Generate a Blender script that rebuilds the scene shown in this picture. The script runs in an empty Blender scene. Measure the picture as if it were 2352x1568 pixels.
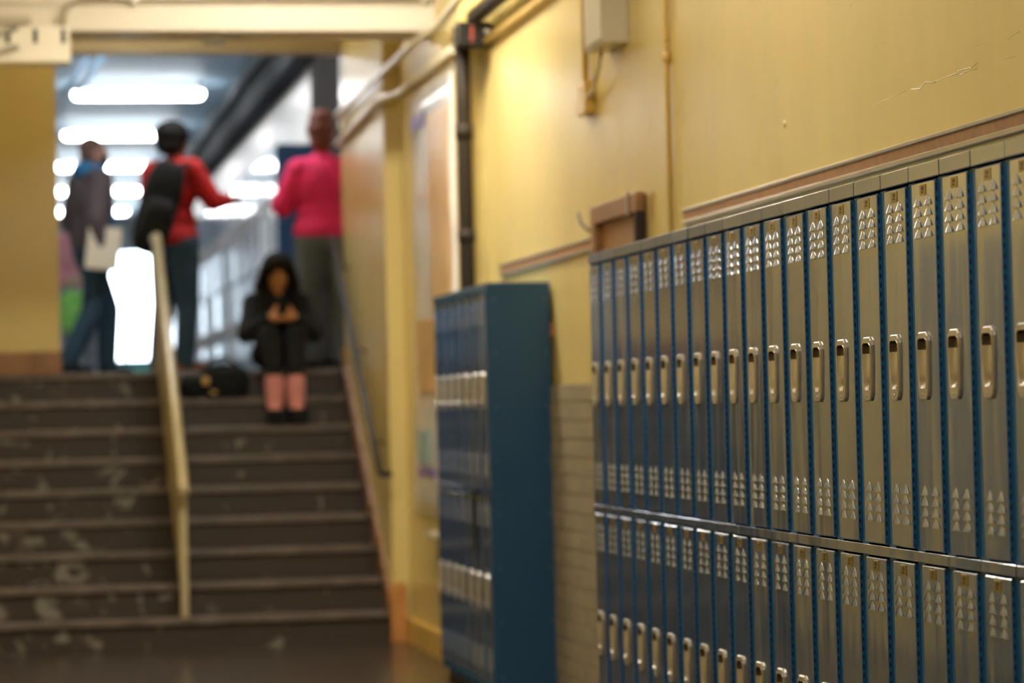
import bpy, math, random
from mathutils import Vector, Matrix
random.seed(7)
scn = bpy.context.scene
COL = scn.collection
PI = math.pi

# ------------------------------------------------------------------ camera
EYE = 1.36
YAW, PITCH, ROLL = 0.17592, 0.02207, -0.02276
fw = Vector((math.sin(YAW)*math.cos(PITCH), math.cos(YAW)*math.cos(PITCH), math.sin(PITCH)))
rt0 = Vector((math.cos(YAW), -math.sin(YAW), 0)); up0 = rt0.cross(fw)
rt = rt0*math.cos(ROLL) + up0*math.sin(ROLL); up = up0*math.cos(ROLL) - rt0*math.sin(ROLL)
cam = bpy.data.cameras.new('camera'); camo = bpy.data.objects.new('camera', cam); COL.objects.link(camo)
camo.matrix_world = Matrix(((rt.x, up.x, -fw.x, 0), (rt.y, up.y, -fw.y, 0), (rt.z, up.z, -fw.z, EYE), (0, 0, 0, 1)))
cam.sensor_width = 36.0; cam.lens = 36.0*6720.6/2352; cam.clip_end = 200
cam.dof.use_dof = True; cam.dof.focus_distance = 7.45; cam.dof.aperture_fstop = 2.5
scn.camera = camo

# ------------------------------------------------------------------ world, exposure
w = bpy.data.worlds.new('sky'); scn.world = w; w.use_nodes = True
w.node_tree.nodes['Background'].inputs[0].default_value = (0.80, 0.91, 1.0, 1)
w.node_tree.nodes['Background'].inputs[1].default_value = 9.0
scn.view_settings.view_transform = 'Standard'; scn.view_settings.look = 'None'
scn.view_settings.gamma = 1; scn.view_settings.use_curve_mapping = False
scn.view_settings.exposure = 0.28
scn.cycles.max_bounces = 7; scn.cycles.caustics_refractive = False
HALL_LIGHT = ((1.0, 0.945, 0.83), (30.0, 18.0, 42.0, 102.0))      # warm tubes in the lower hall
ADDED_STAIR_LIGHT = ((1.0, 0.945, 0.83), 84.0)  # added strip out of view, brightens the stair side walls
UPPER_LIGHT = ((0.96, 0.98, 1.0), 24.0)     # cool tubes in the upper corridor
port = bpy.data.lights.new('window_portal', 'AREA'); port.shape = 'RECTANGLE'; port.size = 0.92; port.size_y = 1.8
port.cycles.is_portal = True
po = bpy.data.objects.new('window_portal', port); COL.objects.link(po)
po.location = (2.07, 45.9, 2.98); po.rotation_euler = (-PI/2, 0, 0)

# ------------------------------------------------------------------ materials
def mat(name, col, rough=0.5, metal=0.0, ior=1.5, var=0.0, vscale=4.0, bump=0.0, bscale=20.0, coat=0.0, emit=None, rvar=0.0, perobj=False, stretch=None):
    m = bpy.data.materials.new(name); m.use_nodes = True
    nt = m.node_tree; b = nt.nodes['Principled BSDF']
    b.inputs['Base Color'].default_value = (*col, 1); b.inputs['Roughness'].default_value = rough
    b.inputs['Metallic'].default_value = metal; b.inputs['IOR'].default_value = ior
    if coat: b.inputs['Coat Weight'].default_value = coat; b.inputs['Coat Roughness'].default_value = 0.1; b.inputs['Coat IOR'].default_value = 1.75
    if emit:
        b.inputs['Emission Color'].default_value = (*emit[0], 1); b.inputs['Emission Strength'].default_value = emit[1]
    if var or bump or rvar:
        tc = nt.nodes.new('ShaderNodeTexCoord'); vec = tc.outputs['Object']
        if stretch:
            mp = nt.nodes.new('ShaderNodeMapping'); mp.inputs['Scale'].default_value = stretch
            nt.links.new(vec, mp.inputs['Vector']); vec = mp.outputs['Vector']
        if perobj:
            oi = nt.nodes.new('ShaderNodeObjectInfo'); ad = nt.nodes.new('ShaderNodeVectorMath'); ad.operation = 'MULTIPLY_ADD'
            cb = nt.nodes.new('ShaderNodeCombineXYZ')
            for i in range(3): nt.links.new(oi.outputs['Random'], cb.inputs[i])
            ad.inputs[1].default_value = (37, 53, 71); nt.links.new(cb.outputs[0], ad.inputs[0]); nt.links.new(vec, ad.inputs[2]); vec = ad.outputs[0]
        if var or rvar:
            n = nt.nodes.new('ShaderNodeTexNoise'); n.inputs['Scale'].default_value = vscale; n.inputs['Detail'].default_value = 5
            nt.links.new(vec, n.inputs['Vector'])
        if var:
            r = nt.nodes.new('ShaderNodeMapRange'); r.inputs[1].default_value = .3; r.inputs[2].default_value = .7
            r.inputs[3].default_value = 1-var; r.inputs[4].default_value = 1+var
            nt.links.new(n.outputs['Fac'], r.inputs[0])
            mx = nt.nodes.new('ShaderNodeVectorMath'); mx.operation = 'SCALE'; mx.inputs[0].default_value = col
            nt.links.new(r.outputs[0], mx.inputs['Scale']); nt.links.new(mx.outputs[0], b.inputs['Base Color'])
        if rvar:
            r2 = nt.nodes.new('ShaderNodeMapRange'); r2.inputs[1].default_value = .3; r2.inputs[2].default_value = .7
            r2.inputs[3].default_value = max(0, rough-rvar); r2.inputs[4].default_value = rough+rvar
            nt.links.new(n.outputs['Fac'], r2.inputs[0]); nt.links.new(r2.outputs[0], b.inputs['Roughness'])
        if bump:
            n2 = nt.nodes.new('ShaderNodeTexNoise'); n2.inputs['Scale'].default_value = bscale; n2.inputs['Detail'].default_value = 2
            nt.links.new(vec, n2.inputs['Vector'])
            bp = nt.nodes.new('ShaderNodeBump'); bp.inputs['Strength'].default_value = 1.0; bp.inputs['Distance'].default_value = bump
            nt.links.new(n2.outputs['Fac'], bp.inputs['Height']); nt.links.new(bp.outputs['Normal'], b.inputs['Normal'])
            if coat: nt.links.new(bp.outputs['Normal'], b.inputs['Coat Normal'])
    return m

M = {}
M['yellow'] = mat('yellow_gloss_paint', (0.72, 0.57, 0.22), 0.25, ior=1.55, var=0.05, vscale=1.6, bump=0.004, bscale=5.0, stretch=(1, 1, .35))
M['yellow2'] = mat('yellow_pipe_paint', (0.66, 0.43, 0.10), 0.35, var=0.05)
M['cream'] = mat('cream_paint', (0.58, 0.52, 0.40), 0.45, var=0.05, vscale=2, bump=.001, bscale=6)
M['cream_metal'] = mat('cream_enamel', (0.64, 0.58, 0.45), 0.3, var=0.04)
M['ceil'] = mat('ceiling_paint', (0.66, 0.58, 0.42), 0.7, var=0.05)
M['ceil_up'] = mat('blue_grey_ceiling_paint', (0.55, 0.77, 0.92), 0.5, var=0.06, vscale=1.5)
M['dark_floor'] = mat('dark_linoleum', (0.045, 0.033, 0.022), 0.22, var=0.2, vscale=3, bump=.0006, bscale=8)
M['blue'] = mat('blue_locker_enamel', (0.012, 0.072, 0.20), 0.15, ior=2.4, coat=1.0, var=0.06, vscale=3, bump=0.0032, bscale=6.0, perobj=True, stretch=(1, 1.0, .2), rvar=.03)
M['blue_side'] = mat('blue_locker_panel', (0.022, 0.098, 0.24), 0.35, ior=1.5, var=0.05, vscale=3)
M['blue_frame'] = mat('blue_locker_frame_enamel', (0.022, 0.135, 0.34), 0.4, var=0.05, vscale=3)  # same enamel coloured brighter, standing for light on edges and stiles
M['blue_cap'] = mat('blue_cap_enamel', (0.018, 0.08, 0.18), 0.24, ior=2.1, coat=.7, var=0.06, vscale=3, perobj=True)
M['louver_blue'] = mat('blue_louver_enamel', (0.015, 0.092, 0.25), 0.15, ior=2.3, coat=1.0, var=0.05, vscale=3)
M['rivet_blue'] = mat('worn_rivet_paint', (0.16, 0.28, 0.36), 0.3, var=.05)  # rivets coloured paler than the panel for their glint
M['groove'] = mat('dark_hinge_groove', (0.006, 0.012, 0.03), 0.6, var=0.1)
M['nickel'] = mat('warm_nickel', (0.58, 0.545, 0.50), 0.34, metal=.75, var=0.06, vscale=25)
M['darkmetal'] = mat('dark_metal', (0.03, 0.028, 0.025), 0.4, metal=.6, var=0.1)
M['bronze'] = mat('dark_bronze', (0.075, 0.055, 0.036), 0.4, metal=.4, var=.1)  # dark colour put in for shade at the top of the pull pocket
M['brass'] = mat('brass_plate', (0.36, 0.27, 0.06), 0.35, metal=.7, var=0.15, vscale=60)
M['brown_ink'] = mat('dark_engraving', (0.10, 0.06, 0.015), 0.6, var=.1)
M['cork'] = mat('brown_tack_strip', (0.33, 0.16, 0.06), 0.6, var=0.15, vscale=30, bump=.0005, bscale=200)
M['alu'] = mat('dull_aluminium', (0.42, 0.37, 0.27), 0.4, metal=.8, var=.08)
M['wood'] = mat('brown_wood', (0.28, 0.14, 0.055), 0.4, var=0.2, vscale=8, stretch=(1, .2, 1))
M['wood_o'] = mat('orange_wood', (0.50, 0.22, 0.06), 0.5, var=0.2, vscale=8)
M['wood_d'] = mat('dark_wood', (0.045, 0.032, 0.028), 0.85, ior=1.2, var=0.2, vscale=5)
M['tile'] = mat('glazed_grey_beige_brick', (0.40, 0.33, 0.21), 0.22, var=0.08, vscale=6, perobj=True)
M['mortar'] = mat('grey_mortar', (0.20, 0.16, 0.10), 0.8, var=.1)
M['pipe_pale'] = mat('pale_conduit', (0.62, 0.54, 0.38), 0.3, var=.05)
M['steel'] = mat('galvanised_conduit', (0.36, 0.33, 0.26), 0.35, metal=.6, var=.1)
M['black'] = mat('black_rubber', (0.008, 0.008, 0.009), 0.5, var=.1)
M['brown_pipe'] = mat('dark_brown_paint', (0.030, 0.021, 0.014), 0.6, ior=1.3, var=.15)
M['red'] = mat('red_label', (0.28, 0.05, 0.03), 0.5, var=.05)
M['white'] = mat('white_paper', (0.80, 0.78, 0.74), 0.45, var=.04, vscale=5)
M['gloss_white'] = mat('laminated_white_paper', (0.78, 0.74, 0.70), 0.18, var=.05, vscale=5, bump=.004, bscale=6)
M['tan_paper'] = mat('tan_paper', (0.66, 0.42, 0.17), 0.3, var=.15, vscale=3, bump=.003, bscale=5)
M['purple'] = mat('purple_print', (0.20, 0.14, 0.42), 0.4, var=.1)
M['teal_print'] = mat('pale_teal_print', (0.35, 0.50, 0.50), 0.4, var=.1)
M['beige_wall'] = mat('pinkish_beige_panel', (0.50, 0.44, 0.39), 0.4, var=.05, vscale=2)
M['white_wall'] = mat('off_white_wall_paint', (0.82, 0.79, 0.74), 0.5, var=.04, vscale=2)
M['grey_duct'] = mat('dark_grey_duct', (0.05, 0.056, 0.06), 0.8, ior=1.2, var=.1)
M['grey_pipe'] = mat('grey_pipe_paint', (0.17, 0.18, 0.19), 0.6, var=.1)
M['teal'] = mat('teal_panel', (0.14, 0.48, 0.45), 0.4, var=.05)
M['slate'] = mat('slate_grey_door_paint', (0.10, 0.12, 0.15), 0.4, var=.08)
M['endwall'] = mat('blue_grey_wall_paint', (0.28, 0.34, 0.38), 0.5, var=.05)
M['lamp_metal'] = mat('white_lamp_housing', (0.7, 0.7, 0.68), 0.4, var=.03)
for i_ in range(4): M['tube_hall%d' % i_] = mat('warm_tube_light', (0.9, 0.9, 0.9), 0.5, emit=(HALL_LIGHT[0], HALL_LIGHT[1][i_]))
M['tube_stair'] = mat('stair_tube_light', (0.9, 0.9, 0.9), 0.5, emit=ADDED_STAIR_LIGHT)
M['tube_up'] = mat('cool_tube_light', (0.9, 0.9, 0.9), 0.5, emit=UPPER_LIGHT)
M['rail'] = mat('worn_yellow_rail_paint', (0.50, 0.42, 0.24), 0.28, var=.12, vscale=6)
M['tread'] = mat('dark_brown_tread', (0.052, 0.037, 0.026), 0.45, var=.25, vscale=6)
M['nosing'] = mat('worn_grey_brown_nosing', (0.14, 0.108, 0.085), 0.45, var=.35, vscale=7, stretch=(1, 1, 1))
M['pipe_blue'] = mat('pale_blue_pipe_paint', (0.22, 0.36, 0.52), 0.4, var=.1)

def glass_mat():
    m = bpy.data.materials.new('clear_glass'); m.use_nodes = True; b = m.node_tree.nodes['Principled BSDF']
    b.inputs['Base Color'].default_value = (.95, .98, 1, 1); b.inputs['Transmission Weight'].default_value = 1
    b.inputs['Roughness'].default_value = 0.0; b.inputs['IOR'].default_value = 1.05
    return m
M['glass'] = glass_mat()

def riser_mat():      # dark paint with pale scuffs and chipped patches, denser on the side people walk on
    m = mat('scuffed_riser_paint', (0.045, 0.032, 0.022), 0.5)
    nt = m.node_tree; b = nt.nodes['Principled BSDF']; tc = nt.nodes.new('ShaderNodeTexCoord')
    n = nt.nodes.new('ShaderNodeTexNoise'); n.inputs['Scale'].default_value = 6.2; n.inputs['Detail'].default_value = 2.5; n.inputs['Distortion'].default_value = 1.1
    geo = nt.nodes.new('ShaderNodeNewGeometry'); nt.links.new(geo.outputs['Position'], n.inputs['Vector'])
    sp = nt.nodes.new('ShaderNodeSeparateXYZ'); nt.links.new(geo.outputs['Position'], sp.inputs[0])
    mr = nt.nodes.new('ShaderNodeMapRange'); mr.inputs[1].default_value = 0.7; mr.inputs[2].default_value = 1.6
    mr.inputs[3].default_value = 0.0; mr.inputs[4].default_value = 0.09; nt.links.new(sp.outputs['X'], mr.inputs[0])
    sb = nt.nodes.new('ShaderNodeMath'); sb.operation = 'SUBTRACT'; nt.links.new(n.outputs['Fac'], sb.inputs[0]); nt.links.new(mr.outputs[0], sb.inputs[1])
    cr = nt.nodes.new('ShaderNodeMapRange'); cr.inputs[1].default_value = .575; cr.inputs[2].default_value = .66; nt.links.new(sb.outputs[0], cr.inputs[0])
    mx = nt.nodes.new('ShaderNodeMix'); mx.data_type = 'RGBA'; nt.links.new(cr.outputs[0], mx.inputs[0])
    mx.inputs[6].default_value = (0.045, 0.032, 0.022, 1); mx.inputs[7].default_value = (0.21, 0.195, 0.155, 1)
    nt.links.new(mx.outputs[2], b.inputs['Base Color'])
    return m
M['riser'] = riser_mat()

# ------------------------------------------------------------------ mesh helpers
class MB:
    def __init__(s): s.v = []; s.f = []; s.sm = []
    def add(s, v, f, smooth=False):
        o = len(s.v); s.v += [tuple(p) for p in v]; s.f += [tuple(i+o for i in q) for q in f]; s.sm += [smooth]*len(f); return s
    def box(s, a, b):
        x0, x1 = sorted((a[0], b[0])); y0, y1 = sorted((a[1], b[1])); z0, z1 = sorted((a[2], b[2]))
        v = [(x0,y0,z0),(x1,y0,z0),(x1,y1,z0),(x0,y1,z0),(x0,y0,z1),(x1,y0,z1),(x1,y1,z1),(x0,y1,z1)]
        return s.add(v, [(0,3,2,1),(4,5,6,7),(0,1,5,4),(1,2,6,5),(2,3,7,6),(3,0,4,7)])
    def cbox(s, a, b, c):       # chamfered box
        x0, x1 = sorted((a[0], b[0])); y0, y1 = sorted((a[1], b[1])); z0, z1 = sorted((a[2], b[2])); v = []; f = []
        for (x, xs) in ((x0, 1), (x1, -1)):
            for (y, ys) in ((y0, 1), (y1, -1)):
                for (z, zs) in ((z0, 1), (z1, -1)):
                    v += [(x, y+ys*c, z+zs*c), (x+xs*c, y, z+zs*c), (x+xs*c, y+ys*c, z)]
        I = lambda i, j, k, t: ((i*2+j)*2+k)*3+t
        for i in (0, 1): f.append((I(i,0,0,0), I(i,1,0,0), I(i,1,1,0), I(i,0,1,0)))
        for j in (0, 1): f.append((I(0,j,0,1), I(1,j,0,1), I(1,j,1,1), I(0,j,1,1)))
        for k in (0, 1): f.append((I(0,0,k,2), I(1,0,k,2), I(1,1,k,2), I(0,1,k,2)))
        for i in (0, 1):
            for j in (0, 1): f.append((I(i,j,0,0), I(i,j,1,0), I(i,j,1,1), I(i,j,0,1)))
            for k in (0, 1): f.append((I(i,0,k,0), I(i,1,k,0), I(i,1,k,2), I(i,0,k,2)))
        for j in (0, 1):
            for k in (0, 1): f.append((I(0,j,k,1), I(1,j,k,1), I(1,j,k,2), I(0,j,k,2)))
        for i in (0, 1):
            for j in (0, 1):
                for k in (0, 1): f.append((I(i,j,k,0), I(i,j,k,1), I(i,j,k,2)))
        c0 = Vector(((x0+x1)/2, (y0+y1)/2, (z0+z1)/2)); ff = []
        for q in f:
            p = [Vector(v[i]) for i in q]; n = (p[1]-p[0]).cross(p[2]-p[0]); m = sum(p, Vector())/len(p)
            ff.append(q if n.dot(m-c0) > 0 else q[::-1])
        return s.add(v, ff)
    def tube(s, pts, r, n=12, cap=True):
        P = [Vector(p) for p in pts]; R = r if isinstance(r, (list, tuple)) else [r]*len(P); v = []; f = []
        ref = None
        for i, p in enumerate(P):
            t = (P[min(i+1, len(P)-1)]-P[max(i-1, 0)]).normalized()
            if ref is None: ref = Vector((0, 0, 1)) if abs(t.z) < .9 else Vector((1, 0, 0))
            a = t.cross(ref).normalized(); b = a.cross(t).normalized(); ref = b
            for k in range(n):
                an = 2*PI*k/n; v.append(p + (a*math.cos(an)+b*math.sin(an))*R[i])
        for i in range(len(P)-1):
            for k in range(n): f.append((i*n+k, i*n+(k+1) % n, (i+1)*n+(k+1) % n, (i+1)*n+k))
        s.add(v, f, True)
        if cap:
            o = len(s.v)-len(v)
            s.f.append(tuple(o+k for k in range(n))[::-1]); s.f.append(tuple(o+(len(P)-1)*n+k for k in range(n))); s.sm += [False, False]
        return s
    def ell(s, c, r, rot=None, n=14, m=9):
        c = Vector(c); v = []; f = []
        for i in range(m+1):
            th = PI*i/m
            for k in range(n):
                ph = 2*PI*k/n
                p = Vector((r[0]*math.sin(th)*math.cos(ph), r[1]*math.sin(th)*math.sin(ph), r[2]*math.cos(th)))
                v.append(c + (rot @ p if rot else p))
        for i in range(m):
            for k in range(n): f.append((i*n+k, (i+1)*n+k, (i+1)*n+(k+1) % n, i*n+(k+1) % n))
        return s.add(v, f, True)
    def sq(s, c, r, e=.45, rot=None, n=20, m=12):    # rounded block (superquadric)
        c = Vector(c); v = []; f = []; pw = lambda t: math.copysign(abs(t)**e, t)
        for i in range(m+1):
            th = PI*i/m-PI/2
            for k in range(n):
                ph = 2*PI*k/n
                p = Vector((r[0]*pw(math.cos(th))*pw(math.cos(ph)), r[1]*pw(math.cos(th))*pw(math.sin(ph)), r[2]*pw(math.sin(th))))
                v.append(c + (rot @ p if rot else p))
        for i in range(m):
            for k in range(n): f.append((i*n+k, i*n+(k+1) % n, (i+1)*n+(k+1) % n, (i+1)*n+k))
        return s.add(v, f, True)
    def cap(s, a, b, ra, rb=None, n=12):             # tapered capsule
        a = Vector(a); b = Vector(b); rb = ra if rb is None else rb; t = (b-a).normalized(); P = []; R = []
        for k in range(5): an = PI/2*k/4; P.append(a-t*ra*math.cos(an)); R.append(max(ra*math.sin(an), .0005))
        for k in range(5): an = PI/2*k/4; P.append(b+t*rb*math.sin(an)); R.append(max(rb*math.cos(an), .0005))
        return s.tube(P, R, n)
    def mesh(s, name, m, off=(0, 0, 0)):
        me = bpy.data.meshes.new(name); o = Vector(off)
        me.from_pydata([tuple(Vector(p)-o) for p in s.v], [], s.f); me.polygons.foreach_set('use_smooth', s.sm); me.materials.append(M[m] if isinstance(m, str) else m)
        me.update(); return me

def obj(name, me, parent=None, loc=(0, 0, 0), rz=0):
    o = bpy.data.objects.new(name, me); COL.objects.link(o); o.location = loc; o.rotation_euler = (0, 0, rz)
    if parent: o.parent = parent
    return o
def part(name, mb, m, parent=None, off=(0, 0, 0)):
    return obj(name, mb.mesh(name, m, off), parent)
def tag(o, label, cat, group=None, kind=None):
    o['label'] = label; o['category'] = cat
    if group: o['group'] = group
    if kind: o['kind'] = kind
    return o
def root(name, label, cat, loc, rz=0, group=None):
    return tag(obj(name, None, None, loc, rz), label, cat, group)
def struct(name, mb, m, label=None):
    o = part(name, mb, m); o['kind'] = 'structure'
    if label: o['label'] = label
    return o
def thing(name, label, cat, mb, m, base, group=None):
    o = obj(name, mb.mesh(name, m, base), None, base); return tag(o, label, cat, group)

# ------------------------------------------------------------------ setting
W, F, S = 2.4975, 2.38, 2.28          # wall behind lockers, wall at the poster, wall beside the stairs
LW = -0.45                            # opposite wall
CZ = 4.10                             # lower hall ceiling
Y0, RISE, GO = 17.0, 0.1815, 0.26     # stairs
LZ = 9*RISE; TOP = Y0+8*GO            # landing height and nosing
UC = 4.45; UW = 2.55; UL = 0.20; UE = 46.0
struct('floor', MB().box((LW-.2, -4, -.1), (2.9, TOP+.3, 0)), 'dark_floor', 'dark brown polished floor of the lower hall')
struct('ceiling', MB().box((LW-.2, -4, CZ), (2.9, TOP+.2, CZ+.15)), 'ceil', 'cream ceiling of the lower hall')
wall = struct('wall_right', MB().box((W, -4, 0), (W+.3, 14.72, CZ)), 'yellow', 'glossy yellow painted wall behind the lockers')
struct('wall_right_by_poster', MB().box((F, 14.72, 0), (F+.42, Y0-.02, CZ)), 'yellow', 'yellow wall between far lockers and stairs')
struct('wall_right_by_stairs', MB().box((S, Y0-.02, 0), (UW+.3, TOP, UC)), 'yellow', 'glossy yellow wall beside the stairs')
struct('wall_left', MB().box((LW-.2, -4, 0), (LW, TOP+.2, CZ)), 'yellow', 'yellow wall on the opposite side of the hall')
dl = part('door_2', MB().cbox((LW-.001, 13.25, .0), (LW+.03, 14.3, 2.15), .004), 'slate'); dl['kind'] = 'structure'; dl['label'] = 'slate grey door in the wall across the hall'  # added, unseen; gives the locker doors something grey to reflect
part('door_leaf', MB().cbox((LW+.028, 13.33, .01), (LW+.036, 14.22, 2.08), .003), 'slate', dl); part('door_knob', MB().ell((LW+.075, 13.42, 1.02), (.028, .028, .028)), 'nickel', dl)
struct('wall_back', MB().box((LW-.2, -4.2, 0), (2.9, -4, CZ)), 'yellow', 'yellow wall closing the hall behind the viewer')
struct('wall_beside_opening', MB().box((LW, TOP, LZ), (.435, TOP+.22, CZ)), 'yellow', 'yellow wall in shade on the landing beside the opening')
struct('wall_over_opening', MB().box((.435, TOP, 3.715), (UW+.1, TOP+.22, UC)), 'cream', 'cream header over the opening at the top of the stairs')
b = struct('trim_1', MB().box((F-.028, 14.78, 0), (F, Y0-.02, .13)).box((F-.022, 14.78, .13), (F, Y0-.02, .142)), 'yellow2', 'yellow painted baseboard below the poster')
b = struct('trim_2', MB().cbox((LW, TOP-.02, LZ), (.30, TOP, LZ+.145), .003).cbox((.303, TOP-.02, LZ), (.44, TOP+.01, LZ+.145), .003), 'wood', 'brown wooden baseboard on the landing beside the opening')
# wooden end of the stair skirting
sk = MB()
for k in range(1, 10):
    ya = Y0+(k-1)*GO-.05; za = (k-1)*RISE
    yb = ya+GO+.02 if k < 9 else TOP
    sk.add([(S-.022, ya, max(0, za-.02)), (S-.022, yb, max(0, za+RISE-.04)), (S-.022, yb, za+RISE+.22 if k < 9 else za+RISE+.14), (S-.022, ya, za+.22),
            (S, ya, max(0, za-.02)), (S, yb, max(0, za+RISE-.04)), (S, yb, za+RISE+.22 if k < 9 else za+RISE+.14), (S, ya, za+.22)],
           [(3,2,1,0), (4,5,6,7), (0,1,5,4), (1,2,6,5), (2,3,7,6), (3,0,4,7)])
struct('trim_5', MB().cbox((S-.022, Y0-.085, 0), (F-.03, Y0-.052, .345), .003), 'wood_o', 'orange brown wooden block ending the stair skirting')
struct('trim_3', sk, 'wood', 'brown wooden skirting climbing beside the stairs')

# ceiling beam with mouldings
bm = MB().box((LW, 15.55, 3.389), (F, 15.95, CZ)); bm.box((LW, 15.535, 3.389), (F, 15.552, 3.40)).box((LW, 15.53, 3.53), (F, 15.552, 3.555))
struct('ceiling_beam', bm, 'cream', 'cream beam crossing the hall ceiling before the stairs')

# glazed brick dado between the two locker banks (each brick set proud of the mortar)
dm = part('mortar_bed', MB().box((W-.012, 10.62, 0), (W, 13.2, 1.452)), 'mortar', wall)
bw, bh, gp = .225, .0805, .006
brick = MB().cbox((W-.02, -bw/2+gp/2, gp/2), (W-.004, bw/2-gp/2, bh-gp/2), .003).mesh('brick', 'tile')
for r in range(18):
    for k in range(12):
        y = 10.75 + k*bw + (bw/2 if r % 2 else 0)
        if y > 13.1: continue
        o = obj('brick', brick, wall, (random.uniform(-.001, .001), y, .003+r*bh))

# paint blemishes on the wall above the lockers
def ridge(pts, r):
    mb = MB()
    P = []
    for (y, z) in pts: P.append((W+r*.45, y+random.uniform(-.004, .004), z+random.uniform(-.004, .004)))
    mb.tube(P, r, 5); return mb
for pts, r in (([(8.06, 2.198), (7.95, 2.203), (7.85, 2.202), (7.74, 2.204)], .0013), ([(7.70, 2.203), (7.62, 2.200), (7.57, 2.206), (7.52, 2.200), (7.48, 2.203)], .0024), ([(7.48, 2.203), (7.40, 2.199), (7.36, 2.203)], .0014),
               ([(7.37, 2.200), (7.35, 2.206), (7.33, 2.200), (7.30, 2.204)], .0024), ([(7.30, 2.204), (7.25, 2.208), (7.20, 2.207), (7.15, 2.210)], .0022), ([(7.33, 2.199), (7.27, 2.196), (7.22, 2.197), (7.15, 2.198)], .0018),
               ([(7.04, 2.203), (6.96, 2.200), (6.87, 2.197)], .0012), ([(8.02, 2.362), (7.98, 2.366), (7.93, 2.360)], .0018), ([(7.69, 2.30), (7.69, 2.285), (7.692, 2.27)], .0013),
               ([(6.92, 2.246), (6.88, 2.250), (6.83, 2.249)], .0013), ([(7.20, 2.255), (7.13, 2.256), (7.06, 2.252)], .0009), ([(8.26, 2.512), (8.22, 2.514), (8.16, 2.518)], .0015)):
    part('paint_crack', ridge(pts, r), 'yellow', wall)
part('paint_blister', MB().ell((W, 9.0, 2.237), (.006, .012, .012)), 'yellow', wall)
mk = MB().box((W-.0015, 10.93, 2.07), (W, 10.945, 2.15)).box((W-.0015, 10.885, 2.06), (W, 10.90, 2.14)).box((W-.0015, 10.88, 2.145), (W, 10.91, 2.165))
part('scuff_mark', mk, 'wood', wall)

# ------------------------------------------------------------------ stairs
st = root('staircase', 'wide flight of dark brown scuffed steps with worn nosings', 'stairs', (0, Y0, 0))
so = (0, Y0, 0)
for k in range(1, 10):
    y = Y0+(k-1)*GO; z = k*RISE; yb = y+GO+.03 if k < 9 else TOP+.30
    s_ = part('step', MB().box((LW+.002, y+.012, z-.04), (S-.024, yb, z-.002)), 'tread', st, so)
    part('riser', MB().box((LW+.002, y+.016, z-RISE), (S-.024, y+.035, z-.04)), 'riser', s_, so)
    part('nosing', MB().cbox((LW+.002, y-.012, z-.042), (S-.024, y+.05, z), .008), 'nosing', s_, so)
struct('floor_upper', MB().box((UL-.2, TOP+.02, LZ-.2), (UW+.3, UE+.2, LZ-.001)), 'dark_floor', 'dark floor of the upper corridor')
struct('floor_stair_core', MB().box((LW, TOP+.05, 0), (UW+.3, TOP+.22, LZ-.21)), 'mortar')

# centre railing: round top rail, slim posts and flat bars
RX = 1.07
rl = root('stair_railing', 'worn yellow painted railing running up the middle of the stairs', 'railing', (RX, Y0, 0)); ro = (RX, Y0, 0)
nz = lambda y: RISE + (y-Y0)/GO*RISE
ya, yb = Y0+.03, TOP+.12
part('top_rail', MB().tube([(RX, ya-.12, .90), (RX, ya-.06, .945), (RX, ya, nz(ya)+.80), (RX, yb, nz(yb)+.80), (RX, yb+.25, nz(yb)+.80)], .032, 14), 'rail', rl, ro)
part('lower_rail', MB().tube([(RX, ya, nz(ya)+.06), (RX, yb, nz(yb)+.06)], .018, 10), 'rail', rl, ro)
for i, y in enumerate((ya, (ya+yb)/2, yb)):
    kk = min(9, int((y-Y0)/GO+1.0001)); part('post', MB().cbox((RX-.022, y-.022, kk*RISE), (RX+.022, y+.022, nz(y)+.80), .004), 'rail', rl, ro)
n = 23
for i in range(1, n):
    y = ya+(yb-ya)*i/n
    part('bar', MB().box((RX-.013, y-.03, nz(y)+.05), (RX+.013, y+.03, nz(y)+.80)), 'rail', rl, ro)
rr = root('wall_handrail', 'dark round handrail fixed to the yellow wall beside the stairs', 'handrail', (2.21, 16.9, 1.0)); r0 = (2.21, 16.9, 1.0)
part('rail', MB().tube([(2.27, 16.86, .98), (2.21, 16.86, .985), (2.205, 16.90, 1.02), (2.205, 19.0, 1.02+.698*2.1)], .02, 12), 'darkmetal', rr, r0)
for y in (17.2, 18.0, 18.8):
    z = 1.02+.698*(y-16.9); part('bracket', MB().tube([(2.205, y, z-.015), (2.215, y, z-.06), (S, y, z-.07)], .008, 8), 'darkmetal', rr, r0)

# ------------------------------------------------------------------ lockers
PW, PD = .2286, .283
PR = .0095
LBX, LBY, LBZ = 2.202, 10.685, .086
def door_mesh(zt, zb, m='blue'):
    # front sheet with a hole for the pull, chamfered edge
    mb = MB(); yl, yr = -.026, -.197; c = .003
    hy0, hy1 = -.126, -.060; hz1, hz0 = zt-.368, zt-.500
    ys = [yr+c, hy0, hy1, yl-c]; zs = [zb+c, hz0, hz1, zt-c]
    # more rows so that the sheet shades smoothly
    v = [(-PR, y, z) for z in zs for y in ys]; f = []
    for j in range(3):
        for i in range(3):
            if i == 1 and j == 1: continue
            a = j*4+i; f.append((a, a+4, a+5, a+1))
    mb.add(v, f)
    A = [(-PR, yr+c, zb+c), (-PR, yl-c, zb+c), (-PR, yl-c, zt-c), (-PR, yr+c, zt-c)]
    B = [(-PR+c, yr, zb), (-PR+c, yl, zb), (-PR+c, yl, zt), (-PR+c, yr, zt)]
    C = [(.004, yr, zb), (.004, yl, zb), (.004, yl, zt), (.004, yr, zt)]
    for P, Q in ((A, B), (B, C)):
        for i in range(4):
            j = (i+1) % 4; mb.add([P[i], P[j], Q[j], Q[i]], [(0, 1, 2, 3)])
    return mb
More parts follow.
